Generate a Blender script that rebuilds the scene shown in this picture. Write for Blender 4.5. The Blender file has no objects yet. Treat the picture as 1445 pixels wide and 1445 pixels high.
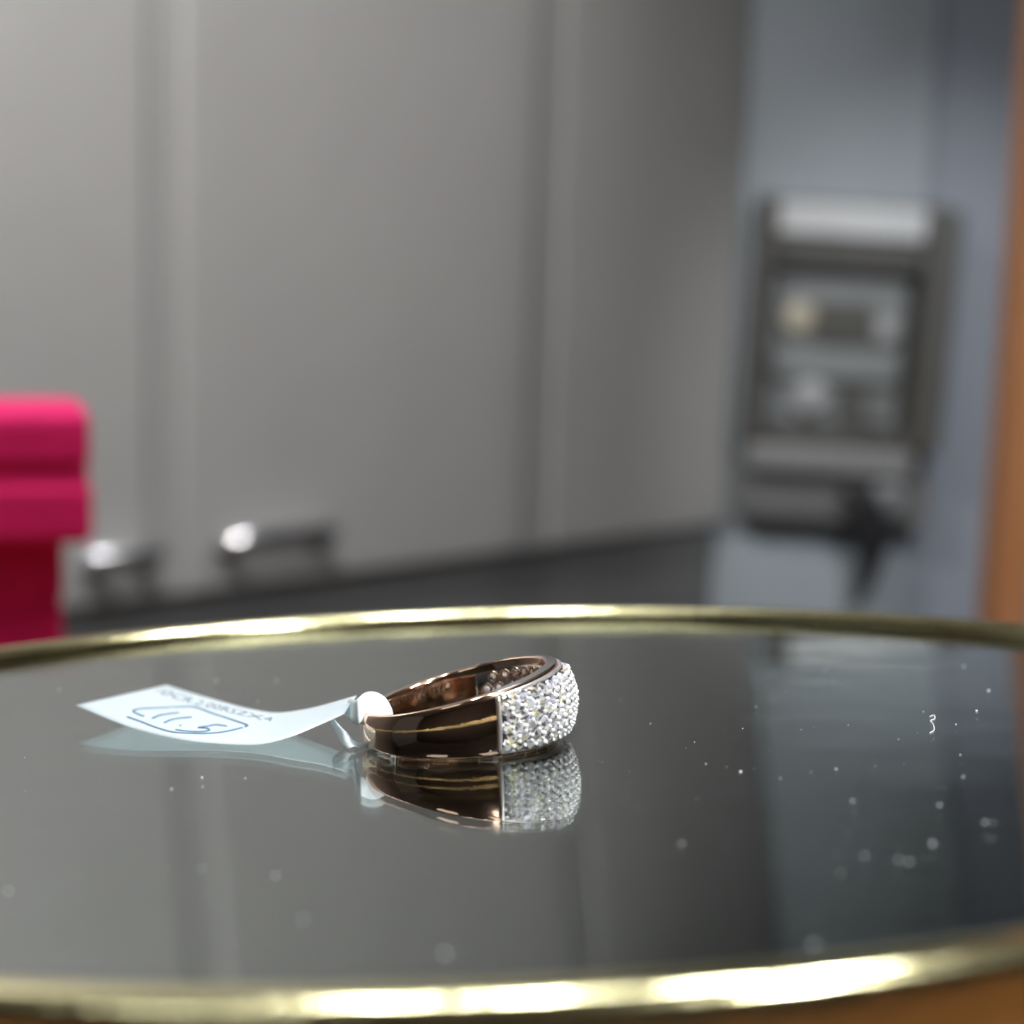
import bpy, bmesh, math, random
from mathutils import Vector, Matrix
random.seed(7)
D = bpy.data
S = bpy.context.scene
COL = S.collection
R = math.radians
MM = 0.001

# ------------------------------------------------------------------ camera
F = 2400.0                       # focal length in pixels of a 1445 px frame
EYE = Vector((0.0, 0.0, 1.12))

def axes(pitch, roll):
    """image-right, image-down and forward axes of the camera in a z-up frame"""
    c, s, cr, sr = math.cos(pitch), math.sin(pitch), math.cos(roll), math.sin(roll)
    right, down, fwd = Vector((1, 0, 0)), Vector((0, -s, -c)), Vector((0, c, -s))
    return right * cr + down * sr, right * -sr + down * cr, fwd

RX, RY, RF = axes(R(8.8), R(-1.8))          # the room
TX, TY, TF = axes(R(3.11), R(1.76))          # the tilted mirror tray
TRAY_DROP = 0.0346                           # eye above the mirror plane
cam = D.cameras.new('camera')
cam.sensor_width = 36.0
cam.lens = F / 1445.0 * 36.0
cam.clip_start = 0.005
cam.clip_end = 50
cam.dof.use_dof = True
cam.dof.focus_distance = 0.182
cam.dof.aperture_fstop = cam.lens * MM / 0.0036
camo = D.objects.new('camera', cam)
COL.objects.link(camo)
m = Matrix((RX, -RY, -RF)).transposed().to_4x4()
m.translation = EYE
camo.matrix_world = m
S.camera = camo

# ------------------------------------------------------------------ world, exposure
w = D.worlds.new('world')
S.world = w
w.use_nodes = True
w.node_tree.nodes['Background'].inputs[0].default_value = (0.10, 0.105, 0.11, 1)
w.node_tree.nodes['Background'].inputs[1].default_value = 0.5
S.view_settings.view_transform = 'Standard'
S.view_settings.look = 'None'
S.view_settings.exposure = 0.0
S.view_settings.gamma = 1.0
S.view_settings.use_curve_mapping = False
S.cycles.max_bounces = 12
S.cycles.transmission_bounces = 14
S.cycles.glossy_bounces = 8
S.cycles.diffuse_bounces = 4
S.cycles.sample_clamp_indirect = 12.0
S.cycles.blur_glossy = 0.3
S.cycles.use_denoising = True

# lamp table: name, position, aim, lens radius, lens radiance, spot watts, spot angle
KEY_RADIANCE = 300.0
CEIL = 2.6

# ------------------------------------------------------------------ frames
TRAY3 = Matrix((RX, RY, RF)).transposed() @ Matrix((TX, TY, TF))   # tray frame -> room
TRAY4 = TRAY3.to_4x4()
TRAY4.translation = EYE + TRAY3 @ Vector((0, 0, -TRAY_DROP))

def tray_pt(u, v, h):
    """point of the tray frame at height h (mm) above the glass, seen at pixel (u, v)"""
    a, b = (u - 722.5) / F, (v - 722.5) / F
    d = TX * a + TY * b + TF
    k = (h * MM - TRAY_DROP) / d.z
    return Vector((d.x * k, d.y * k, h * MM))

def room_ray(u, v):
    a, b = (u - 722.5) / F, (v - 722.5) / F
    return RX * a + RY * b + RF

def room_at(u, v, depth):
    d = room_ray(u, v)
    return EYE + d * (depth / d.y)

# ------------------------------------------------------------------ materials
def mat(name, col, rough=0.5, metal=0.0, spec=0.5, noise=None, bump=None, emit=None, coat=0.0):
    M = D.materials.new(name)
    M.use_nodes = True
    nt = M.node_tree
    b = nt.nodes['Principled BSDF']
    b.inputs['Base Color'].default_value = (*col, 1)
    b.inputs['Roughness'].default_value = rough
    b.inputs['Metallic'].default_value = metal
    b.inputs['Specular IOR Level'].default_value = spec
    b.inputs['Coat Weight'].default_value = coat
    tc = nt.nodes.new('ShaderNodeTexCoord')
    if noise:
        scale, amt = noise
        n = nt.nodes.new('ShaderNodeTexNoise')
        n.inputs['Scale'].default_value = scale
        n.inputs['Detail'].default_value = 4
        nt.links.new(tc.outputs['Object'], n.inputs['Vector'])
        r = nt.nodes.new('ShaderNodeValToRGB')
        r.color_ramp.elements[0].position = 0.3
        r.color_ramp.elements[1].position = 0.7
        r.color_ramp.elements[0].color = (*[c * (1 - amt) for c in col], 1)
        r.color_ramp.elements[1].color = (*[min(1, c * (1 + amt)) for c in col], 1)
        nt.links.new(n.outputs['Fac'], r.inputs['Fac'])
        nt.links.new(r.outputs['Color'], b.inputs['Base Color'])
    if bump:
        scale, st, dist = bump
        n = nt.nodes.new('ShaderNodeTexNoise')
        n.inputs['Scale'].default_value = scale
        nt.links.new(tc.outputs['Object'], n.inputs['Vector'])
        bp = nt.nodes.new('ShaderNodeBump')
        bp.inputs['Strength'].default_value = st
        bp.inputs['Distance'].default_value = dist
        nt.links.new(n.outputs['Fac'], bp.inputs['Height'])
        nt.links.new(bp.outputs['Normal'], b.inputs['Normal'])
    if emit:
        b.inputs['Emission Color'].default_value = (*emit[0], 1)
        b.inputs['Emission Strength'].default_value = emit[1]
    return M

def wood(name, c0, c1, scale, axis_scale, rough=0.4):
    M = D.materials.new(name)
    M.use_nodes = True
    nt = M.node_tree
    b = nt.nodes['Principled BSDF']
    b.inputs['Roughness'].default_value = rough
    tc = nt.nodes.new('ShaderNodeTexCoord')
    mp = nt.nodes.new('ShaderNodeMapping')
    mp.inputs['Scale'].default_value = axis_scale
    n = nt.nodes.new('ShaderNodeTexNoise')
    n.inputs['Scale'].default_value = scale
    n.inputs['Detail'].default_value = 6
    r = nt.nodes.new('ShaderNodeValToRGB')
    r.color_ramp.elements[0].color = (*c0, 1)
    r.color_ramp.elements[1].color = (*c1, 1)
    r.color_ramp.elements[0].position = 0.3
    r.color_ramp.elements[1].position = 0.7
    nt.links.new(tc.outputs['Object'], mp.inputs['Vector'])
    nt.links.new(mp.outputs['Vector'], n.inputs['Vector'])
    nt.links.new(n.outputs['Fac'], r.inputs['Fac'])
    nt.links.new(r.outputs['Color'], b.inputs['Base Color'])
    return M

def stone_mat():
    M = D.materials.new('cut_stone')
    M.use_nodes = True
    nt = M.node_tree
    b = nt.nodes['Principled BSDF']
    b.inputs['Roughness'].default_value = 0.06
    b.inputs['IOR'].default_value = 2.4
    b.inputs['Metallic'].default_value = 0.6
    tc = nt.nodes.new('ShaderNodeTexCoord')
    oi = nt.nodes.new('ShaderNodeObjectInfo')
    add = nt.nodes.new('ShaderNodeVectorMath')
    add.operation = 'ADD'
    mul = nt.nodes.new('ShaderNodeMath')
    mul.operation = 'MULTIPLY'
    mul.inputs[1].default_value = 57.0
    nt.links.new(oi.outputs['Random'], mul.inputs[0])
    nt.links.new(tc.outputs['Object'], add.inputs[0])
    nt.links.new(mul.outputs[0], add.inputs[1])
    v = nt.nodes.new('ShaderNodeTexVoronoi')
    v.inputs['Scale'].default_value = 1.7
    nt.links.new(add.outputs[0], v.inputs['Vector'])
    sep = nt.nodes.new('ShaderNodeSeparateColor')
    nt.links.new(v.outputs['Color'], sep.inputs[0])
    r = nt.nodes.new('ShaderNodeValToRGB')
    r.color_ramp.interpolation = 'CONSTANT'  # cell colours paint in the stones' internal reflections and fire
    stops = [(0.0, (0.93, 0.94, 0.96)), (0.25, (0.55, 0.53, 0.53)), (0.38, (0.95, 0.93, 0.90)),
             (0.52, (0.30, 0.25, 0.22)), (0.60, (0.90, 0.84, 0.45)), (0.655, (0.94, 0.94, 0.97)),
             (0.77, (0.62, 0.58, 0.82)), (0.81, (0.18, 0.17, 0.17)), (0.89, (0.80, 0.86, 0.90))]
    e = r.color_ramp.elements
    e[0].position, e[0].color = 0.0, (*stops[0][1], 1)
    e[1].position, e[1].color = stops[1][0], (*stops[1][1], 1)
    for p, c in stops[2:]:
        x = e.new(p)
        x.color = (*c, 1)
    nt.links.new(sep.outputs[0], r.inputs['Fac'])
    nt.links.new(r.outputs['Color'], b.inputs['Base Color'])
    return M

def glass_mat():
    M = D.materials.new('mirror_glass')
    M.use_nodes = True
    nt = M.node_tree
    nt.nodes.remove(nt.nodes['Principled BSDF'])
    g = nt.nodes.new('ShaderNodeBsdfGlass')
    g.inputs['Color'].default_value = (0.97, 0.99, 0.98, 1)
    g.inputs['Roughness'].default_value = 0.0
    g.inputs['IOR'].default_value = 1.5
    tc = nt.nodes.new('ShaderNodeTexCoord')
    n = nt.nodes.new('ShaderNodeTexNoise')
    n.inputs['Scale'].default_value = 90
    n.inputs['Detail'].default_value = 0
    bp = nt.nodes.new('ShaderNodeBump')
    bp.inputs['Strength'].default_value = 0.04
    bp.inputs['Distance'].default_value = 0.0004
    nt.links.new(tc.outputs['Object'], n.inputs['Vector'])
    nt.links.new(n.outputs['Fac'], bp.inputs['Height'])
    nt.links.new(bp.outputs['Normal'], g.inputs['Normal'])
    nt.links.new(g.outputs[0], nt.nodes['Material Output'].inputs[0])
    return M

MAT = dict(
    gold=mat('brass_rim', (0.95, 0.88, 0.50), 0.14, 1.0, bump=(900, 0.25, 0.0002)),
    brass_dark=mat('brass_stand', (0.62, 0.45, 0.20), 0.35, 1.0, noise=(30, 0.1)),
    glass=glass_mat(),
    silvering=mat('mirror_silvering', (0.19, 0.195, 0.20), 0.0, 1.0, noise=(4, 0.02)),
    rose=mat('rose_gold', (0.86, 0.60, 0.44), 0.07, 1.0, bump=(1500, 0.06, 0.0002)),
    white_gold=mat('white_gold', (0.80, 0.79, 0.78), 0.14, 1.0, noise=(800, 0.05)),
    rail=mat('rail_white_gold', (0.88, 0.86, 0.85), 0.28, 0.85, noise=(800, 0.05)),
    bead=mat('bright_bead', (0.97, 0.96, 0.96), 0.15, 0.5, noise=(900, 0.04)),
    stone=stone_mat(),
    tag=mat('tag_paper', (0.78, 0.84, 0.87), 0.45, noise=(300, 0.02)),
    ink=mat('blue_ink', (0.015, 0.10, 0.19), 0.6, noise=(2000, 0.3)),
    print_ink=mat('grey_print', (0.10, 0.14, 0.18), 0.7, noise=(2500, 0.4)),
    dust=mat('dust', (0.9, 0.92, 0.95), 0.5, noise=(3000, 0.1)),
    pink=mat('pink_velvet', (0.80, 0.018, 0.155), 0.75, spec=0.2, noise=(60, 0.06), bump=(900, 0.2, 0.0005)),
    panel=mat('grey_laminate', (0.34, 0.335, 0.33), 0.42, noise=(5, 0.03)),
    stile=mat('grey_stile', (0.315, 0.31, 0.305), 0.5, noise=(5, 0.03)),
    plinth=mat('dark_plinth', (0.15, 0.15, 0.152), 0.5, noise=(6, 0.06)),
    chrome=mat('chrome', (0.78, 0.79, 0.84), 0.09, 1.0, noise=(30, 0.02)),
    post=mat('dark_post', (0.07, 0.07, 0.075), 0.4, noise=(30, 0.1)),
    bluegrey=mat('blue_grey_paint', (0.26, 0.29, 0.315), 0.6, noise=(4, 0.03)),
    bluegrey2=mat('slate_blue_paint', (0.215, 0.235, 0.275), 0.6, noise=(4, 0.03)),
    unit=mat('charcoal_plastic', (0.058, 0.056, 0.050), 0.45, noise=(20, 0.08)),
    unit_grey=mat('grey_plastic', (0.16, 0.17, 0.172), 0.5, noise=(20, 0.05)),
    unit_mid=mat('mid_grey_plastic', (0.11, 0.11, 0.11), 0.5, noise=(20, 0.05)),
    unit_light=mat('silver_plastic', (0.48, 0.49, 0.50), 0.35, noise=(20, 0.05)),
    dial=mat('dial_plastic', (0.26, 0.265, 0.27), 0.5, noise=(20, 0.05)),
    ledge=mat('ledge_plastic', (0.18, 0.18, 0.18), 0.5, noise=(20, 0.05)),
    cream=mat('cream_plastic', (0.36, 0.33, 0.25), 0.5, noise=(20, 0.05)),
    black=mat('black_rubber', (0.02,0.02,0.022), 0.5, noise=(20, 0.1)),
    oak=wood('orange_wood', (0.50, 0.20, 0.075), (0.60, 0.27, 0.12), 6, (6, 6, 0.6)),
    walnut=wood('brown_wood', (0.13, 0.05, 0.02), (0.20, 0.085, 0.034), 8, (1, 8, 8)),
    floor=mat('floor_vinyl', (0.10, 0.095, 0.09), 0.5, noise=(3, 0.1)),
    dark=mat('dark_wall', (0.13, 0.11, 0.095), 0.7, noise=(3, 0.1)),
    ceil=mat('ceiling_paint', (0.62, 0.62, 0.61), 0.8, noise=(3, 0.03)),
    lampbody=mat('lamp_body', (0.05, 0.05, 0.05), 0.4, 0.3, noise=(20, 0.05)),
    lens=mat('lamp_lens', (0.9, 0.9, 0.9), 0.4, emit=((0.96, 0.98, 1.0), KEY_RADIANCE)),
)

def paper_mat():
    M = D.materials.new('tag_paper')
    M.use_nodes = True
    nt = M.node_tree
    b = nt.nodes['Principled BSDF']
    b.inputs['Base Color'].default_value = (0.73, 0.79, 0.82, 1)
    b.inputs['Roughness'].default_value = 0.45
    tl = nt.nodes.new('ShaderNodeBsdfTranslucent')
    tl.inputs['Color'].default_value = (0.86, 0.92, 0.92, 1)
    mx = nt.nodes.new('ShaderNodeMixShader')
    mx.inputs[0].default_value = 0.5
    nt.links.new(b.outputs[0], mx.inputs[1])
    nt.links.new(tl.outputs[0], mx.inputs[2])
    nt.links.new(mx.outputs[0], nt.nodes['Material Output'].inputs[0])
    return M
MAT['tag'] = paper_mat()
MAT['panel_lens'] = mat('fill_panel_lens', (0.9, 0.9, 0.9), 0.5, emit=((0.95, 0.98, 1.0), 2.2))

# ------------------------------------------------------------------ builders
def mk(name, verts, faces, material, parent=None, smooth=False, label=None):
    me = D.meshes.new(name)
    me.from_pydata([tuple(v) for v in verts], [], faces)
    me.materials.append(MAT[material])
    bm = bmesh.new(); bm.from_mesh(me)
    bmesh.ops.recalc_face_normals(bm, faces=bm.faces)
    bm.to_mesh(me); bm.free()
    if smooth:
        me.polygons.foreach_set('use_smooth', [True] * len(me.polygons))
    me.update()
    o = D.objects.new(name, me)
    COL.objects.link(o)
    if parent:
        o.parent = parent
    if label:
        o['label'] = label
    return o

def bm_obj(name, bm, material, parent=None, smooth=False, label=None):
    me = D.meshes.new(name)
    bmesh.ops.recalc_face_normals(bm, faces=bm.faces)
    bm.to_mesh(me); bm.free()
    me.materials.append(MAT[material])
    if smooth:
        me.polygons.foreach_set('use_smooth', [True] * len(me.polygons))
    o = D.objects.new(name, me)
    COL.objects.link(o)
    if parent:
        o.parent = parent
    if label:
        o['label'] = label
    return o

def root(name, label, cat, matrix=None, group=None):
    o = D.objects.new(name, None)
    o.empty_display_size = 0.01
    COL.objects.link(o)
    o['label'] = label
    o['category'] = cat
    if group:
        o['group'] = group
    if matrix is not None:
        o.matrix_world = matrix
    return o

def tag(o, label, cat, group=None):
    o['label'] = label
    o['category'] = cat
    if group:
        o['group'] = group
    return o

def struct(o, label):
    o['kind'] = 'structure'
    o['label'] = label
    return o

def box_bm(x0, x1, y0, y1, z0, z1, bev=0.0, seg=3):
    bm = bmesh.new()
    bmesh.ops.create_cube(bm, size=1.0)
    for v in bm.verts:
        v.co = Vector(((x0 + x1) / 2 + v.co.x * (x1 - x0), (y0 + y1) / 2 + v.co.y * (y1 - y0), (z0 + z1) / 2 + v.co.z * (z1 - z0)))
    if bev:
        bmesh.ops.bevel(bm, geom=bm.edges[:], offset=bev, segments=seg, affect='EDGES', profile=0.5)
    return bm

def box(name, ext, material, parent=None, bev=0.0, label=None, seg=3):
    return bm_obj(name, box_bm(*ext, bev=bev, seg=seg), material, parent, smooth=False, label=label)

def sweep_ring(profile, n, close=True):
    """profile: list of (radius, z) closed loop, revolved about z"""
    vs, fs = [], []
    k = len(profile)
    for i in range(n):
        a = 2 * math.pi * i / n
        for r, z in profile:
            vs.append((r * math.cos(a), r * math.sin(a), z))
    for i in range(n):
        j = (i + 1) % n
        for p in range(k if close else k - 1):
            q = (p + 1) % k
            fs.append((i * k + p, j * k + p, j * k + q, i * k + q))
    return vs, fs

def disc(r, z0, z1, n):
    vs = [(r * math.cos(2 * math.pi * i / n), r * math.sin(2 * math.pi * i / n), z) for z in (z0, z1) for i in range(n)]
    fs = [tuple(range(n))[::-1], tuple(range(n, 2 * n))]
    fs += [(i, (i + 1) % n, n + (i + 1) % n, n + i) for i in range(n)]
    return vs, fs

def tube(path, radius, n=10, caps=True):
    """radius: number or list; returns verts, faces of a tube along a polyline"""
    path = [Vector(p) for p in path]
    vs, fs = [], []
    ref = Vector((0, 0, 1))
    prev = None
    for i, p in enumerate(path):
        t = (path[min(i + 1, len(path) - 1)] - path[max(i - 1, 0)]).normalized()
        if prev is None:
            a = t.cross(ref if abs(t.dot(ref)) < 0.9 else Vector((1, 0, 0))).normalized()
        else:
            a = (prev - t * prev.dot(t)).normalized()
        prev = a
        b = t.cross(a)
        r = radius[i] if isinstance(radius, (list, tuple)) else radius
        for k in range(n):
            an = 2 * math.pi * k / n
            vs.append(p + (a * math.cos(an) + b * math.sin(an)) * r)
    for i in range(len(path) - 1):
        for k in range(n):
            fs.append((i * n + k, i * n + (k + 1) % n, (i + 1) * n + (k + 1) % n, (i + 1) * n + k))
    if caps:
        fs.append(tuple(range(n))[::-1])
        fs.append(tuple(range((len(path) - 1) * n, len(path) * n)))
    return vs, fs

def catmull(pts, t):
    """pts: list of Vectors, t in 0..1 over the list"""
    n = len(pts) - 1
    x = min(max(t, 0), 1) * n
    i = min(int(x), n - 1)
    f = x - i
    p0, p1, p2, p3 = pts[max(i - 1, 0)], pts[i], pts[i + 1], pts[min(i + 2, n)]
    return 0.5 * ((2 * p1) + (p2 - p0) * f + (2 * p0 - 5 * p1 + 4 * p2 - p3) * f * f + (3 * p1 - p0 - 3 * p2 + p3) * f ** 3)

# ================================================================== the setting
# oblique left wall clad in tall grey cabinet doors
A = Vector((-0.40, 2.0, 0)); B = Vector((0.3136, 2.66, 0))
DW = (B - A).normalized(); NW = Vector((DW.y, -DW.x, 0))      # NW points to the camera side
LWALL = Matrix(((DW.x, -NW.x, 0, A.x), (DW.y, -NW.y, 0, A.y), (0, 0, 1, 0), (0, 0, 0, 1)))   # local x along wall, local y into the wall

def lwall(u, v):
    d = room_ray(u, v)
    k = (A - EYE).dot(NW) / d.dot(NW)
    p = EYE + d * k
    return (p - A).dot(DW), p.z

FLOOR_EXT = (-3.2, 3.0, -2.4, 3.6)
o = box('floor', (*FLOOR_EXT, -0.1, 0.0), 'floor'); struct(o, 'dark vinyl shop floor')
o = box('ceiling', (*FLOOR_EXT, CEIL, CEIL + 0.1), 'ceil'); struct(o, 'grey painted ceiling with spotlights')
o = box('wall_behind', (-3.2, 3.0, -2.5, -2.4, 0, CEIL), 'dark'); struct(o, 'dark wall behind the camera')
o = box('wall_side', (3.0, 3.1, -2.4, 3.6, 0, CEIL), 'dark'); struct(o, 'dark side wall')
RW = 2.66
o = box('wall_right', (0.3136, 0.3136 + (1285 - 1005) / F * RW, RW, RW + 0.12, 0, CEIL), 'bluegrey', bev=0.004)
struct(o, 'pale blue-grey painted wall panel behind the wall unit')
o = box('wall_far', (0.3136 + (1285 - 1005) / F * RW, 3.0, RW + 0.02, RW + 0.14, 0, CEIL), 'bluegrey2')
struct(o, 'darker slate-blue wall strip beside the wooden jamb')
o = box('wall_left', (-3.2, 1.004, 0.06, 0.16, 0, CEIL), 'stile'); o.matrix_world = LWALL
struct(o, 'grey back wall behind the tall cabinet doors')

base_z = lwall(240, 850)[1]
x1a, x1b = lwall(197, 500)[0], lwall(243, 500)[0]
x2a, x2b = lwall(737, 400)[0], lwall(773, 400)[0]
cab = root('tall_cabinet', 'tall matt grey cabinet with flat doors along the left wall', 'cabinet', LWALL)
doors = []
for i, (a, b) in enumerate(((-2.2, x1a), (x1b, x2a), (x2b, 0.985))):
    d = box('door', (a, b, -0.022, 0.02, base_z + 0.012, CEIL - 0.02), 'panel', cab, bev=0.006)
    doors.append(d)
for a, b in ((x1a + 0.002, x1b - 0.002), (x2a + 0.002, x2b - 0.002)):
    box('stile', (a, b, -0.019, 0.03, base_z + 0.012, CEIL - 0.02), 'stile', cab, bev=0.003)
box('carcass', (-2.2, 0.985, 0.021, 0.055, base_z + 0.012, CEIL - 0.02), 'stile', cab)
box('plinth', (-2.2, 0.99, -0.006, 0.055, 0.0, base_z + 0.008), 'plinth', cab)

def bar_handle(u0, u1, v, door, taper=True):
    xa, z = lwall(u0, v)
    xb, _ = lwall(u1, v)
    st = [(0.0, 0.004), (0.001, 0.007), (0.003, 0.0085), (0.012, 0.0095), (0.024, 0.0107), (0.036, 0.0119), (0.048, 0.0125)]
    if not taper:
        st = [(x, r if x < 0.002 else 0.0125) for x, r in st]
    path = [(xa + x, -0.055, z) for x, _ in st] + [(xb - 0.03, -0.055, z), (xb - 0.004, -0.055, z), (xb - 0.001, -0.055, z), (xb, -0.055, z)]
    rr = [r for _, r in st] + [0.0125, 0.012, 0.009, 0.004]
    vs, fs = tube(path, rr, 16)
    h = mk('handle', vs, fs, 'chrome', door, True, 'polished chrome bar handle')
    for x in (xa + 0.022, xb - 0.012):
        vs, fs = tube([(x, -0.0215, z - 0.012), (x, -0.045, z - 0.012)], [0.011, 0.008], 12)
        mk('handle_post', vs, fs, 'post', door, True)
bar_handle(88, 196, 782, doors[0], False)
bar_handle(278, 440, 758, doors[1])

# wooden jamb at the right edge
pl, pr = room_at(1404, 860, 1.5), room_at(1450, 860, 1.5)
o = box('trim_1', (pl.x, pr.x + 0.004, 1.5, 1.56, 0, CEIL - 0.01), 'oak', bev=0.004)
struct(o, 'orange-brown wooden door jamb at the right edge')

# ================================================================== ceiling downlights, added panels and spotlights
def aim_matrix(pos, target):
    z = (Vector(pos) - Vector(target)).normalized()
    q = z.to_track_quat('Z', 'Y')
    M = q.to_matrix().to_4x4()
    M.translation = Vector(pos)
    return M

def downlight(x, y, label):
    L = root('ceiling_downlight', label, 'lamp', Matrix.Translation((x, y, CEIL)), 'ceiling downlights over the counter')
    vs, fs = sweep_ring([(0.053, 0.0), (0.068, 0.0), (0.070, -0.006), (0.066, -0.012), (0.056, -0.012), (0.053, -0.006)], 32)
    mk('bezel', vs, fs, 'lampbody', L, True)
    vs, fs = disc(0.052, -0.006, -0.001, 32)
    mk('lens', vs, fs, 'lens', L)
    return L
downlight(-0.27, 0.35, 'round ceiling downlight furthest to the left over the mirror tray')
downlight(0.00, 0.30, 'round ceiling downlight straight above the mirror tray')
downlight(0.33, 0.35, 'round ceiling downlight just right of the mirror tray')
downlight(0.58, 0.30, 'round ceiling downlight furthest to the right of the mirror tray')

def fill_panel(x, y, label):  # unseen panels added for general fill and a brighter rim
    L = root('added_panel_light', label, 'lamp', Matrix.Translation((x, y, CEIL)), 'added ceiling fill panels')
    for ext in ((-0.3, 0.3, 0.285, 0.3), (-0.3, 0.3, -0.3, -0.285), (-0.3, -0.285, -0.285, 0.285), (0.285, 0.3, -0.285, 0.285)):
        box('frame_bar', (*ext, -0.014, -0.0005), 'lampbody', L)
    box('diffuser', (-0.284, 0.284, -0.284, 0.284, -0.010, -0.002), 'panel_lens', L)
fill_panel(-0.75, -0.55, 'added ceiling fill panel behind the camera to the left')
fill_panel(0.75, -0.55, 'added ceiling fill panel behind the camera to the right')
fill_panel(-0.15, 0.95, 'added ceiling fill panel between counter and cabinet doors')

def spotlight(pos, target, watts, angle, blend, label, color=(1, 0.98, 0.95)):  # unseen spotlights added to light the walls, jamb and ring head
    T = root('added_spotlight', label, 'lamp', aim_matrix(pos, target))
    vs, fs = sweep_ring([(0.030, 0.0), (0.036, 0.0), (0.036, 0.10), (0.022, 0.125), (0.018, 0.12), (0.030, 0.098)], 24)
    mk('lamp_head', vs, fs, 'lampbody', T, True)
    vs, fs = tube([(0, 0, 0.11), (0, 0.0, 0.17)], 0.006, 10)
    mk('lamp_stem', vs, fs, 'lampbody', T, True)
    l = D.lights.new('spot_beam', 'SPOT')
    l.energy = watts
    l.spot_size = R(angle)
    l.spot_blend = blend
    l.shadow_soft_size = 0.028
    l.color = color
    lo = D.objects.new('spot_beam', l)
    COL.objects.link(lo)
    lo.parent = T
    return T
spotlight((-0.85, 1.05, 2.4), (-0.85, 1.55, 1.9), 215, 90, 1.0, 'added black spotlight washing the left end of the cabinet doors')
spotlight((0.62, 2.05, 2.45), (-0.42, 2.0, 1.0), 22, 58, 1.0, 'added black spotlight washing the middle of the cabinet doors')  # placed where the tapered handle catches a glint
spotlight((0.78, 1.30, 1.75), (0.66, 2.66, 0.90), 52, 40, 1.0, 'added black spotlight aimed at the wall unit', (0.94, 0.97, 1.0))
spotlight((1.0, 0.45, 2.45), (0.48, 1.5, 1.2), 26, 60, 1.0, 'added black spotlight aimed at the wooden jamb', (1, 0.93, 0.85))

spotlight((0.75, -0.75, 2.15), (0.03, 0.165, EYE.z - 0.04), 175, 6.5, 0.8, 'added black spotlight aimed at the ring from the front right', (0.97, 0.985, 1.0))

# ================================================================== counter
COUNTER = EYE.z - 0.15
ct = root('display_counter', 'brown wooden shop counter under the mirror tray', 'counter', Matrix.Translation((0, 0, 0)))
box('worktop', (-0.9, 0.9, -0.35, 0.625, COUNTER - 0.035, COUNTER), 'walnut', ct, bev=0.004)
box('front_panel', (-0.86, 0.86, -0.30, 0.59, 0.002, COUNTER - 0.036), 'walnut', ct)

# ================================================================== pink boxes
def jewel_box(u_right, v_top, v_bot, depth, wide, label, seam, deep=0.085):
    p = room_at(u_right, v_bot, depth)
    q = room_at(u_right, v_top, depth)
    h = q.z - p.z
    return p, h
p_hi, h_hi = jewel_box(129, 580, 768, 0.575, 0.1, '', True)
bx = root('jewellery_box', 'bright pink velvet jewellery box with a lid, stacked on top', 'box', Matrix.Translation((p_hi.x, 0.575, p_hi.z)) @ Matrix.Rotation(R(17), 4, 'Z'), 'stacked pink jewellery boxes')
box('body', (-0.11, 0.0005, 0, 0.052, 0.0, h_hi * 0.46), 'pink', bx, bev=0.0035)
box('band', (-0.109, -0.0008, 0.0012, 0.051, h_hi * 0.40, h_hi * 0.60), 'pink', bx, bev=0.001)
box('lid', (-0.11, 0.0, 0, 0.052, h_hi * 0.54, h_hi), 'pink', bx, bev=0.005)
lx = room_at(88, 800, 0.582)
h_lo = p_hi.z - COUNTER
b2 = root('jewellery_box', 'deep pink jewellery box underneath, in the shade of the upper box', 'box', Matrix.Translation((lx.x, 0.582, COUNTER)) @ Matrix.Rotation(R(17), 4, 'Z'), 'stacked pink jewellery boxes')
box('body', (-0.098, 0, 0, 0.045, 0.0005, h_lo * 0.5), 'pink', b2, bev=0.003)
box('lid', (-0.099, 0.0005, -0.0005, 0.0455, h_lo * 0.52, h_lo - 0.0004), 'pink', b2, bev=0.003)
b2lid_gap = box('hinge_band', (-0.097, -0.001, 0.001, 0.044, h_lo * 0.48, h_lo * 0.55), 'pink', b2)

# ================================================================== wall unit
UD = RW - 0.001
def upx(u, v):
    """wall unit drawn in its own upright frame: pixel offsets from its centre -> metres"""
    k = RW / F * 1.012
    return (u * k, v * k)
uc = room_at(1184, 512, RW)
UM = Matrix.Translation((uc.x, RW, uc.z)) @ Matrix.Rotation(R(1.8), 4, 'Y')
wu = root('wall_unit', 'charcoal wall-mounted unit with silver top panel and small displays', 'wall unit', UM)
def ub(name, u0, u1, v0, v1, y0, y1, m_, bev=0.003, parent=wu, label=None):
    x0, z1 = upx(u0, -v0)
    x1, z0 = upx(u1, -v1)
    return box(name, (x0, x1, -y1, -y0, z0, z1), m_, parent, bev, label)
ub('back_panel', -133, 134, -222, 218, 0.001, 0.012, 'unit')
ub('side_frame', -135, -112, -215, 110, 0.012, 0.075, 'unit', label='left side of the charcoal frame')
ub('side_frame', 92, 136, -215, 110, 0.012, 0.075, 'unit', label='wide right side of the charcoal frame')
ub('top_frame', -112, 92, -170, -130, 0.012, 0.055, 'unit')
ub('top_panel', -110, 90, -214, -170, 0.012, 0.070, 'unit_light', 0.006, label='bright silver top panel')
ub('inner_panel', -100, 80, -126, 86, 0.012, 0.022, 'unit_grey')
ub('display', -42, 36, -84, -28, 0.022, 0.032, 'unit', 0.002, label='small dark display window')
def knob(u, v, r, y, m_, lab):
    x, z = upx(u, -v)
    vs, fs = tube([(x, -y, z), (x, -y - 0.012, z), (x, -y - 0.018, z), (x, -y - 0.021, z)], [r, r, r * 0.8, r * 0.4], 20)
    return mk('knob', vs, fs, m_, wu, True, lab)
knob(-66, -58, 0.026, 0.022, 'cream', 'round cream dial')
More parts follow.
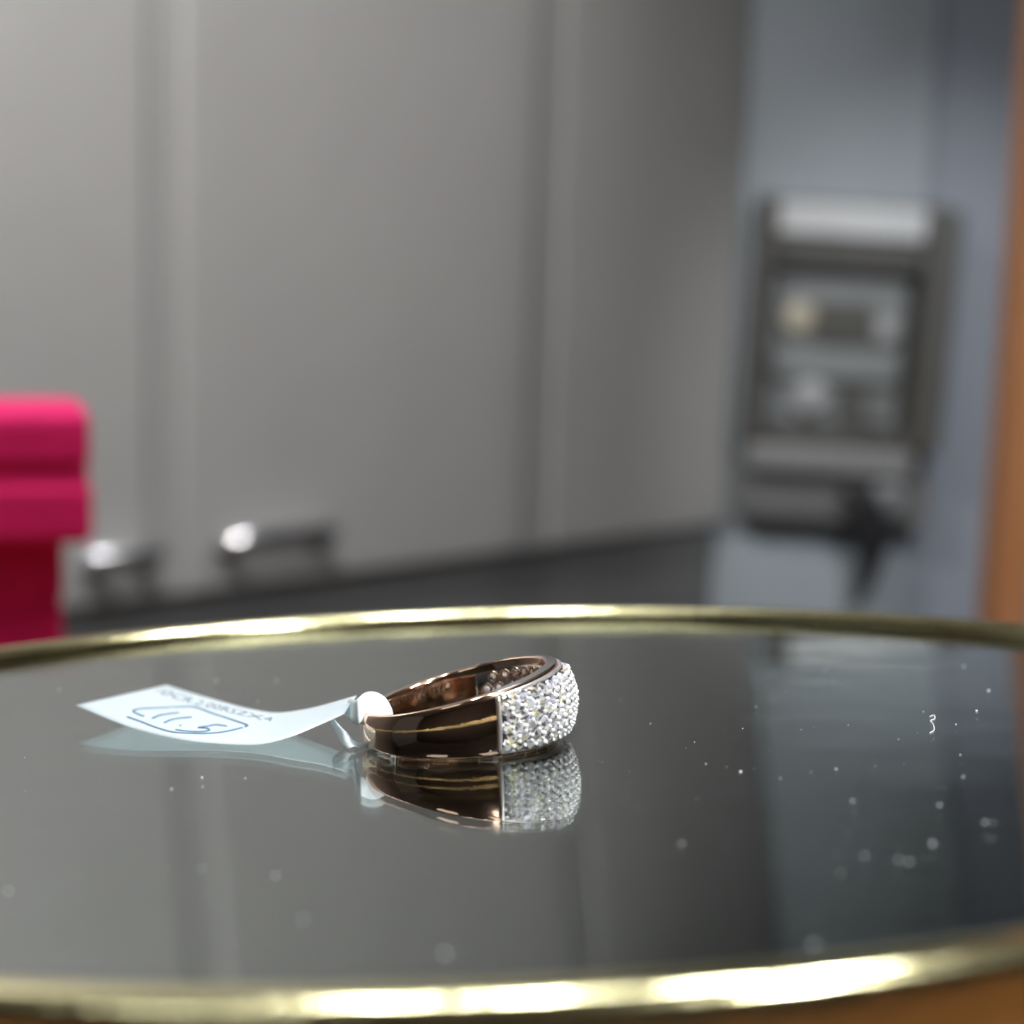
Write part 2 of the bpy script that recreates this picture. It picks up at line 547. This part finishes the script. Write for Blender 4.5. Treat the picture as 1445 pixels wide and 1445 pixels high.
knob(56, -48, 0.022, 0.022, 'dial', 'round pale dial')
ub('inner_rail', -98, 76, -8, 22, 0.022, 0.040, 'unit_grey')
knob(-40, 48, 0.030, 0.022, 'dial', 'large pale grey dial')
ub('button_block', 0, 28, 30, 76, 0.022, 0.032, 'unit', 0.002)
ub('button_block', 32, 62, 30, 80, 0.022, 0.030, 'unit_mid', 0.002)
ub('lower_rail', -133, 134, 88, 112, 0.012, 0.050, 'unit')
ub('ledge', -126, 100, 113, 146, 0.012, 0.085, 'ledge', 0.006, label='lighter grey ledge')
ub('lower_panel', -132, 134, 150, 217, 0.012, 0.055, 'unit_mid', 0.004)
knob(72, 178, 0.030, 0.055, 'unit_grey', 'round blue-grey knob')
cx, cz = upx(38, -155)
pts = [Vector((cx - 0.02, -0.080, cz - 0.005)), Vector((cx + 0.0, -0.088, cz - 0.03)), Vector((cx + 0.022, -0.075, cz - 0.075)), Vector((cx + 0.024, -0.055, cz - 0.12)), Vector((cx + 0.018, -0.045, cz - 0.165)), Vector((cx + 0.012, -0.04, cz - 0.2))]
path = [catmull(pts, i / 24) for i in range(25)]
rad = [0.026 - 0.004 * math.sin(i / 24 * 6) if i < 12 else 0.026 - 0.018 * (i - 11) / 13 for i in range(25)]
vs, fs = tube(path, rad, 14)
cord = mk('hanging_cord', vs, fs, 'black', None, True)
cord.matrix_world = UM
tag(cord, 'thick black cord hanging from the front of the charcoal wall unit', 'cord')

# ================================================================== mirror tray
RIN = 0.0963
TC = Vector((-0.1851 * 0.033, 5.9215 * 0.033, 0))
TRM = TRAY4 @ Matrix.Translation(TC)
tr = root('mirror_tray', 'round mirror tray with a polished gold rim on a pivot foot', 'tray', TRM)
vs, fs = disc(RIN + 0.0012, -0.0021, 0.0, 160)
mk('mirror_glass', vs, fs, 'glass', tr, False, 'thick dark mirror glass')
vs, fs = disc(RIN + 0.0012, -0.0026, -0.00215, 160)
mk('mirror_backing', vs, fs, 'silvering', tr)
def arc(cx, cz, r, a0, a1, n):
    return [(cx + r * math.cos(R(a0 + (a1 - a0) * i / n)), cz + r * math.sin(R(a0 + (a1 - a0) * i / n))) for i in range(n + 1)]
prof = [(RIN, -0.0002), (RIN, 0.0001)] + arc(RIN + 0.0016, 0.0003, 0.0016, 175, 90, 10) + \
       [(RIN + 0.0024, 0.00192)] + arc(RIN + 0.0031, 0.0004, 0.0015, 90, 0, 10) + \
       [(RIN + 0.0046, -0.0012), (RIN + 0.0046, -0.0022)] + arc(RIN + 0.0040, -0.0030, 0.0006, 0, -90, 4) + \
       [(RIN + 0.0014, -0.0038), (RIN + 0.0013, -0.0002)]
vs, fs = sweep_ring(prof, 256)
mk('rim', vs, fs, 'gold', tr, True, 'polished gold rim')
vs, fs = disc(RIN + 0.0013, -0.0045, -0.0030, 96)
mk('tray_underside', vs, fs, 'brass_dark', tr)
# foot: pivot, stem and base standing on the counter
inv = TRM.inverted()
cw = TRM.translation
ball = sweep_ring([(0.001, -0.0046), (0.012, -0.0046), (0.012, -0.0075), (0.009, -0.011), (0.001, -0.0125)], 32)
mk('pivot', *ball, 'brass_dark', tr, True)
gap = cw.z - 0.0085 - COUNTER
stand = sweep_ring([(0.0005, 0.0), (0.046, 0.0), (0.047, 0.003), (0.040, 0.006), (0.010, 0.009), (0.006, 0.014), (0.006, gap), (0.0005, gap)], 48)
st = mk('foot', *stand, 'brass_dark', tr, True)
st.matrix_parent_inverse = Matrix.Identity(4)
st.matrix_local = inv @ Matrix.Translation((cw.x, cw.y, COUNTER))

# ================================================================== ring
RO, RI = 10.0, 8.75
HEAD0, HEAD1 = -66.5, 81.0
HC = (HEAD0 + HEAD1) / 2
RC = tray_pt(652, 1046, 0)
LIFT = 0.16 * MM
RK = 1.05
RGM = TRAY4 @ Matrix.Translation(RC + Vector((0, 0, LIFT))) @ Matrix.Diagonal((RK, RK, RK, 1))
rg = root('ring', 'rose gold ring with a domed pave diamond head lying on the mirror', 'ring', RGM)
def hgt(a):
    return 5.75 + 2.25 * math.cos(R(a - HC))
def pol(r, a, z):
    return Vector((r * math.cos(R(a)) * MM, r * math.sin(R(a)) * MM, z * MM))

N = 240
vs, fs = [], []
for i in range(N):
    a = 360 * i / N
    h = hgt(a)
    pr_ = [(RO - 0.35, 0.0), (RO - 0.12, 0.05)]
    for k in range(13):
        s = k / 12
        pr_.append((RO + 0.36 * (1 - (2 * s - 1) ** 2), 0.22 + (h - 0.44) * s))
    pr_ += [(RO - 0.12, h - 0.05), (RO - 0.35, h), (RI + 0.30, h), (RI + 0.08, h - 0.08), (RI, h - 0.3)]
    for k in range(1, 6):
        pr_.append((RI, h - 0.3 - (h - 0.6) * k / 6))
    pr_ += [(RI, 0.3), (RI + 0.08, 0.08), (RI + 0.3, 0.0)]
    K = len(pr_)
    vs += [pol(r, a, z) for r, z in pr_]
for i in range(N):
    j = (i + 1) % N
    for p in range(K):
        q = (p + 1) % K
        fs.append((i * K + p, j * K + p, j * K + q, i * K + q))
mk('shank', vs, fs, 'rose', rg, True, 'polished rose gold band')

def env(a):
    e = min(a - HEAD0, HEAD1 - a) / 26.0
    e = max(0, min(1, e))
    return e * e * (3 - 2 * e)
def dome_r(a, s):
    return RO + 0.42 + (0.05 + 1.15 * env(a)) * max(0, 1 - (2 * s - 1) ** 2) ** 0.75
def dome_pt(a, s):
    h = hgt(a)
    return pol(dome_r(a, s), a, 0.5 + (h - 1.0) * s)
NA, NS = 90, 16
vs, fs = [], []
for i in range(NA + 1):
    a = HEAD0 + (HEAD1 - HEAD0) * i / NA
    for k in range(NS + 1):
        vs.append(dome_pt(a, k / NS))
for i in range(NA):
    for k in range(NS):
        p = i * (NS + 1) + k
        fs.append((p, p + NS + 1, p + NS + 2, p + 1))
off = len(vs)
for i in range(NA + 1):
    a = HEAD0 + (HEAD1 - HEAD0) * i / NA
    h = hgt(a)
    for k in range(NS + 1):
        vs.append(pol(RO - 0.1, a, 0.5 + (h - 1.0) * k / NS))
for i in range(NA):
    for k in (0, NS):
        p = i * (NS + 1) + k
        q = p + NS + 1
        fs.append((p, q, q + off, p + off))
for i in (0, NA):
    for k in range(NS):
        p = i * (NS + 1) + k
        fs.append((p, p + 1, p + 1 + off, p + off))
for i in range(NA):
    for k in range(NS):
        p = off + i * (NS + 1) + k
        fs.append((p, p + 1, p + NS + 2, p + NS + 1))
head = mk('head', vs, fs, 'white_gold', rg, True, 'white gold domed setting')
for lo in (True, False):
    path = []
    for i in range(NA + 1):
        a = HEAD0 + (HEAD1 - HEAD0) * i / NA
        h = hgt(a)
        path.append(pol(RO + 0.30, a, 0.42 if lo else h - 0.42))
    mk('setting_rail', *tube(path, 0.20 * MM, 8), 'rail', rg, True, 'thin bright rail edging the stones')
for a in (HEAD0 - 0.6, HEAD1 + 0.6):
    h = hgt(a)
    path = [pol(RO + 0.28 + 0.22 * (1 - (2 * k / 10 - 1) ** 2), a, 0.4 + (h - 0.8) * k / 10) for k in range(11)]
    mk('end_rail', *tube(path, 0.22 * MM, 8), 'rail', rg, True)
# lining plate inside the head
vs, fs = [], []
for i in range(NA + 1):
    a = HEAD0 + (HEAD1 - HEAD0) * i / NA
    h = hgt(a)
    for r, z in ((RI - 0.10, 0.9), (RI - 0.10, h - 0.95), (RI + 0.05, h - 0.85), (RI + 0.05, 0.8)):
        vs.append(pol(r, a, z))
for i in range(NA):
    for p in range(4):
        q = (p + 1) % 4
        fs.append((i * 4 + p, i * 4 + 4 + p, i * 4 + 4 + q, i * 4 + q))
fs += [(0, 1, 2, 3), tuple(NA * 4 + k for k in range(4))]
mk('lining_plate', vs, fs, 'white_gold', rg, True, 'white gold lining inside the head')

for lo in (False,):
    vs, fs = [], []
    for i in range(NA + 1):
        a = HEAD0 + (HEAD1 - HEAD0) * i / NA
        h = hgt(a)
        for r, z in ((RI + 0.22, h - 0.03), (RI + 0.26, h + 0.04), (RO - 0.10, h + 0.04), (RO + 0.02, h - 0.05)):
            vs.append(pol(r, a, z))
    for i in range(NA):
        for p in range(4):
            q = (p + 1) % 4
            fs.append((i * 4 + p, i * 4 + 4 + p, i * 4 + 4 + q, i * 4 + q))
    fs += [(0, 1, 2, 3), tuple(NA * 4 + k for k in range(4))]
    mk('edge_facing', vs, fs, 'white_gold', rg, False, 'grey white gold facing on the top edge')

# stones
def stone_mesh():
    vs, fs = [], []
    for k in range(8):
        t = 2 * math.pi * k / 8
        vs.append((0.56 * math.cos(t), 0.56 * math.sin(t), 0.36))
    for k in range(8):
        t = 2 * math.pi * (k + 0.5) / 8
        vs.append((1.0 * math.cos(t), 1.0 * math.sin(t), 0.0))
    vs.append((0, 0, -0.75))
    fs.append(tuple(range(8)))
    for k in range(8):
        fs.append((k, 8 + k, (k + 1) % 8))
        fs.append((8 + k, 8 + (k + 1) % 8, (k + 1) % 8))
        fs.append((8 + (k + 1) % 8, 8 + k, 16))
    return vs, fs
def frame(a, s):
    p = dome_pt(a, s)
    da = dome_pt(a + 0.5, s) - dome_pt(a - 0.5, s)
    ds = dome_pt(a, min(s + 0.02, 1)) - dome_pt(a, max(s - 0.02, 0))
    n = da.cross(ds).normalized()
    if n.dot(pol(1, a, 0)) < 0:
        n = -n
    x = da.normalized()
    y = n.cross(x)
    return p, x, y, n
proto = mk('diamond', *stone_mesh(), 'stone', rg)
first = True
ROWS, COLS = 6, 22
rnd = random.Random(3)
spots = []
for c in range(COLS):
    for r_ in range(ROWS):
        a = HEAD0 + 2.9 + (HEAD1 - HEAD0 - 5.8) * (c + (0.25 if r_ % 2 else -0.25) + 0.25) / (COLS - 0.5)
        s = 0.09 + 0.82 * r_ / (ROWS - 1)
        spots.append((a, s))
        o = proto if first else proto.copy()
        if not first:
            COL.objects.link(o)
        first = False
        o.parent = rg
        p, x, y, n = frame(a, s)
        M = Matrix((x, y, n)).transposed().to_4x4()
        M.translation = p + n * 0.10 * MM
        tilt = Matrix.Rotation(R(rnd.uniform(-9, 9)), 4, 'X') @ Matrix.Rotation(R(rnd.uniform(-9, 9)), 4, 'Y') @ Matrix.Rotation(rnd.uniform(0, 6.28), 4, 'Z')
        k = (0.60 + 0.07 * env(a) + rnd.uniform(-0.03, 0.03)) * MM
        o.matrix_local = M @ tilt @ Matrix.Diagonal((k, k, k, 1))
# bead prongs between the stones
bm = bmesh.new(); bmesh.ops.create_uvsphere(bm, u_segments=8, v_segments=5, radius=1.0)
bead = bm_obj('prong', bm, 'bead', rg, True)
first = True
da_ = (HEAD1 - HEAD0 - 5.8) / (COLS - 0.5)
for (a, s) in spots:
    for (oa, os_, keep) in ((0.5 * da_, 0.0, 1.0), (0.0, 0.082, 1.0)):
        s2, a2 = s + os_, a + oa
        if s2 > 0.97 or a2 > HEAD1 - 0.8:
            continue
        p, x, y, n = frame(a2, s2)
        o = bead if first else bead.copy()
        if not first:
            COL.objects.link(o)
        first = False
        o.parent = rg
        k = rnd.uniform(0.19, 0.27) * MM
        M = Matrix((x, y, n)).transposed().to_4x4()
        M.translation = p + n * (0.22 + rnd.uniform(0, 0.12)) * MM
        o.matrix_local = M @ Matrix.Diagonal((k, k, k * 1.3, 1))
# azure openings seen inside the head
tv, tf = [], []
for i in range(12):
    t = 2 * math.pi * i / 12
    for k in range(6):
        q = 2 * math.pi * k / 6
        rr = 1.0 + 0.28 * math.cos(q)
        tv.append((rr * math.cos(t), rr * math.sin(t), 0.28 * math.sin(q)))
for i in range(12):
    for k in range(6):
        tf.append((i * 6 + k, ((i + 1) % 12) * 6 + k, ((i + 1) % 12) * 6 + (k + 1) % 6, i * 6 + (k + 1) % 6))
az = mk('gallery_opening', tv, tf, 'rose', rg, True)
cu = mk('gallery_stone', *stone_mesh(), 'stone', rg)
first = True
for c in range(15):
    for r_ in range(4):
        a = HEAD0 + 6 + (HEAD1 - HEAD0 - 12) * (c + (0.25 if r_ % 2 else -0.25)) / 14
        if not HEAD0 + 4 < a < HEAD1 - 4:
            continue
        h = hgt(a)
        z = 1.5 + (h - 3.1) * r_ / 3
        n = -pol(1, a, 0).normalized()
        y = Vector((0, 0, 1)); x = y.cross(n)
        M = Matrix((x, y, n)).transposed().to_4x4()
        M.translation = pol(RI - 0.12, a, z)
        for src, kk in ((az, 0.52), (cu, 0.42)):
            o = src if first else src.copy()
            if not first:
                COL.objects.link(o)
            o.parent = rg
            k = kk * MM
            o.matrix_local = M @ Matrix.Rotation(rnd.uniform(0, 6), 4, 'Z') @ Matrix.Diagonal((k, k, k, 1))
        first = False

# ================================================================== paper tag
near = [(108, 995, 2.3), (178, 1024, 1.35), (248, 1042, 0.65), (308, 1049, 0.38), (365, 1050, 0.5), (408, 1040, 1.2), (452, 1022, 2.2), (486, 1007, 3.2)]
far_ = [(235, 967, 1.7), (270, 978, 1.25), (312, 990, 0.95), (350, 1000, 0.85), (390, 1006, 0.9), (432, 1001, 1.8), (468, 992, 2.7), (503, 982, 3.7)]
PN = [tray_pt(*p) for p in near]
PF = [tray_pt(*p) for p in far_]
TAG0 = tray_pt(300, 1045, 0)
TGM = TRAY4 @ Matrix.Translation(TAG0)
tg = root('price_tag', 'small white paper price tag looped through the ring shank', 'tag', TGM)
def tagpt(t, s, lift=0.0):
    a, b = catmull(PN, t), catmull(PF, t)
    p = a.lerp(b, s)
    bow = math.sin(math.pi * s) * 0.12 * MM
    return p + Vector((0, 0, bow * (1 if t > 0.15 else t / 0.15) + lift * MM)) - TAG0
def sheet(fn, nu, nv, th):
    vs, fs = [], []
    P = [[fn(i / nu, k / nv) for k in range(nv + 1)] for i in range(nu + 1)]
    for sgn in (0.5, -0.5):
        for i in range(nu + 1):
            for k in range(nv + 1):
                du = P[min(i + 1, nu)][k] - P[max(i - 1, 0)][k]
                dv = P[i][min(k + 1, nv)] - P[i][max(k - 1, 0)]
                n = du.cross(dv)
                n = n.normalized() if n.length > 1e-12 else Vector((0, 0, 1))
                vs.append(P[i][k] + n * th * sgn)
    W = nv + 1
    O = (nu + 1) * W
    for i in range(nu):
        for k in range(nv):
            p = i * W + k
            fs.append((p, p + 1, p + W + 1, p + W))
            fs.append((O + p, O + p + W, O + p + W + 1, O + p + 1))
    for i in range(nu):
        for k in (0, nv):
            p = i * W + k
            fs.append((p, p + W, p + W + O, p + O))
    for k in range(nv):
        for i in (0, nu):
            p = i * W + k
            fs.append((p, p + 1, p + 1 + O, p + O))
    return vs, fs
mk('label_sheet', *sheet(lambda t, s: tagpt(t, s), 48, 10, 0.13 * MM), 'tag', tg, True, 'white printed paper label')

# loop strip through the ring
la = 187.0
er = Vector((math.cos(R(la)), math.sin(R(la)), 0)); et = Vector((-er.y, er.x, 0))
ZR = LIFT
def lp(r, z):
    return RC + er * (r * RK * MM) + Vector((0, 0, z * MM))
nk = (PN[-1] + PF[-1]) / 2
nk0 = (catmull(PN, 0.95) + catmull(PF, 0.95)) / 2
lower0 = (catmull(PN, 0.9) * 0.8 + catmull(PF, 0.9) * 0.2) + Vector((0, 0, -0.15 * MM))
loop = [nk0, nk, lp(10.7, 4.45), lp(10.0, 5.0), lp(9.2, 5.2), lp(8.3, 4.9), lp(7.5, 4.1), lp(7.0, 2.6), lp(7.3, 1.0), lp(8.3, 0.12), lp(9.6, 0.075), lp(10.8, 0.25), lp(11.8, 1.0), lower0]
def looppt(t, s):
    p = catmull(loop, t)
    wdt = 1.25 + 0.35 * math.sin(math.pi * t)
    z = min(1.0, max(0.0, (p.z / MM - 0.25) / 1.4))
    z = z * z * (3 - 2 * z)
    e = min(1.0, t / 0.08, (1 - t) / 0.08)
    d = (et * (1 - 0.45 * z) + Vector((0, 0, -0.85 * z))).normalized()
    return p + d * ((s * 2 - 0.5 - 0.5 * (1 - z)) * wdt * (0.35 + 0.65 * e) * MM) - TAG0
mk('loop_strip', *sheet(looppt, 90, 6, 0.11 * MM), 'tag', tg, True, 'glossy white strip looped around the band')

# handwriting: strokes in (t, s) sheet coordinates found from pixels
def ts_from_px(u, v):
    best = None
    t, s = 0.35, 0.5
    step = 0.25
    def err(t, s):
        p = tagpt(t, s) + TAG0 + Vector((0, 0, -TRAY_DROP))
        d = p.dot(TF)
        return (722.5 + F * p.dot(TX) / d - u) ** 2 + (722.5 + F * p.dot(TY) / d - v) ** 2
    e = err(t, s)
    while step > 0.0008:
        moved = False
        for dt, dsv in ((step, 0), (-step, 0), (0, step), (0, -step), (step, step), (-step, -step), (step, -step), (-step, step)):
            nt_, ns = min(max(t + dt, 0), 1), min(max(s + dsv, 0), 1)
            e2 = err(nt_, ns)
            if e2 < e:
                t, s, e, moved = nt_, ns, e2, True
        if not moved:
            step *= 0.6
    return t, s
strokes = [
    [(203, 1012), (188, 1005), (200, 1001), (225, 1000), (250, 999), (275, 999), (300, 1008), (325, 1016), (348, 1024), (346, 1027)],
    [(180, 1013), (200, 1020), (220, 1028), (242, 1034), (265, 1036), (300, 1036), (322, 1033), (342, 1028)],
    [(215, 1015), (228, 1010), (252, 1007)],
    [(232, 1021), (245, 1016), (270, 1013)],
    [(253, 1025), (256, 1025)],
    [(320, 1026), (305, 1024), (294, 1026), (280, 1028), (292, 1029), (295, 1032), (283, 1034), (262, 1033), (248, 1031)],
]
for st_ in strokes:
    ts = [Vector((*ts_from_px(u, v), 0)) for u, v in st_]
    n = max(4, len(ts) * 5)
    path = []
    for i in range(n + 1):
        q = catmull(ts, i / n)
        path.append(tagpt(min(max(q.x, 0), 1), min(max(q.y, 0), 1), 0.075))
    mk('pen_stroke', *tube(path, 0.12 * MM, 6), 'ink', tg, True, 'blue pen stroke' )

# printed line along the far edge of the label
cu_ = D.curves.new('print_line', 'FONT')
cu_.body = '10CR.2.00RSZX4'
cu_.size = 1.0
cu_.resolution_u = 2
to = D.objects.new('print_line', cu_)
COL.objects.link(to)
bpy.context.view_layer.update()
me = D.meshes.new_from_object(to.evaluated_get(bpy.context.evaluated_depsgraph_get()))
D.objects.remove(to)
xs = [v.co.x for v in me.vertices]
x0, x1 = min(xs), max(xs)
line = [(226, 975), (252, 984), (276, 991), (300, 997), (324, 1003), (350, 1009), (384, 1016)]
LT = [Vector((*ts_from_px(u, v), 0)) for u, v in line]
for v in me.vertices:
    q = catmull(LT, (v.co.x - x0) / (x1 - x0))
    v.co = tagpt(q.x, min(0.99, max(0.0, q.y + (v.co.y - 0.35) * 0.20)), 0.085)
me.materials.append(MAT['print_ink'])
po = D.objects.new('printed_line', me)
COL.objects.link(po)
po.parent = tg
po['label'] = 'grey printed product code'

# ================================================================== dust on the glass
rnd = random.Random(11)
bm = bmesh.new()
def speck(u, v, r):
    p = tray_pt(u, v, r * 0.62)
    M = Matrix.Translation(p - TC) @ Matrix.Diagonal((r * MM * rnd.uniform(0.7, 1.3), r * MM * rnd.uniform(0.7, 1.3), r * MM * 0.6, 1))
    bmesh.ops.create_icosphere(bm, subdivisions=1, radius=1.0, matrix=M)
known = [(285, 1097, .13), (286, 1110, .07), (242, 1113, .12), (346, 1098, .10), (918, 1021, .07), (980, 1047, .08), (996, 1078, .09), (1045, 1089, .14), (1048, 1028, .07),
         (1101, 1098, .08), (1180, 1085, .12), (1203, 1130, .12), (1220, 1208, .14), (1268, 1213, .14), (1283, 1216, .13), (1316, 1190, .14), (1359, 1096, .10), (1378, 1003, .15),
         (1395, 974, .14), (1360, 940, .14), (1303, 1004, .08), (1349, 1022, .10), (1268, 1043, .07), (1355, 1065, .08), (1390, 1160, .12), (1402, 1161, .10), (1148, 1333, .16),
         (628, 1345, .17), (428, 1297, .13), (12, 1257, .14), (285, 1225, .12), (389, 1235, .12), (141, 931, .16), (83, 973, .13), (305, 960, .13), (390, 960, .13), (364, 990, .1), (962, 1190, .12), (875, 988, .07),
         (1186, 1232, .10), (1326, 1136, .10), (1067, 997, .08), (1197, 1023, .07), (1240, 907, .12), (1296, 908, .12), (1165, 945, .10)]
for u, v, r in known:
    speck(u, v, r)
for i in range(120):
    u, v = rnd.uniform(20, 1400), rnd.uniform(925, 1330)
    if 100 < u < 830 and 940 < v < 1240:
        continue
    speck(u, v, rnd.uniform(0.025, 0.055))
du = bm_obj('dust_specks', bm, 'dust', None, True)
du.matrix_world = TRM
du['kind'] = 'stuff'
tag(du, 'tiny pale dust specks scattered over the mirror glass', 'dust')
# curled lint fibre
pp = [tray_pt(u, v, 0.08) for u, v in ((1312, 1011), (1318, 1009), (1319, 1014), (1313, 1017), (1317, 1022), (1318, 1030), (1312, 1034))]
path = [catmull(pp, i / 30) - pp[3] for i in range(31)]
lf = mk('lint_fibre', *tube(path, 0.035 * MM, 6), 'dust', None, True)
lf.matrix_world = TRAY4 @ Matrix.Translation(pp[3])
tag(lf, 'curled white lint fibre on the glass right of the ring', 'lint')
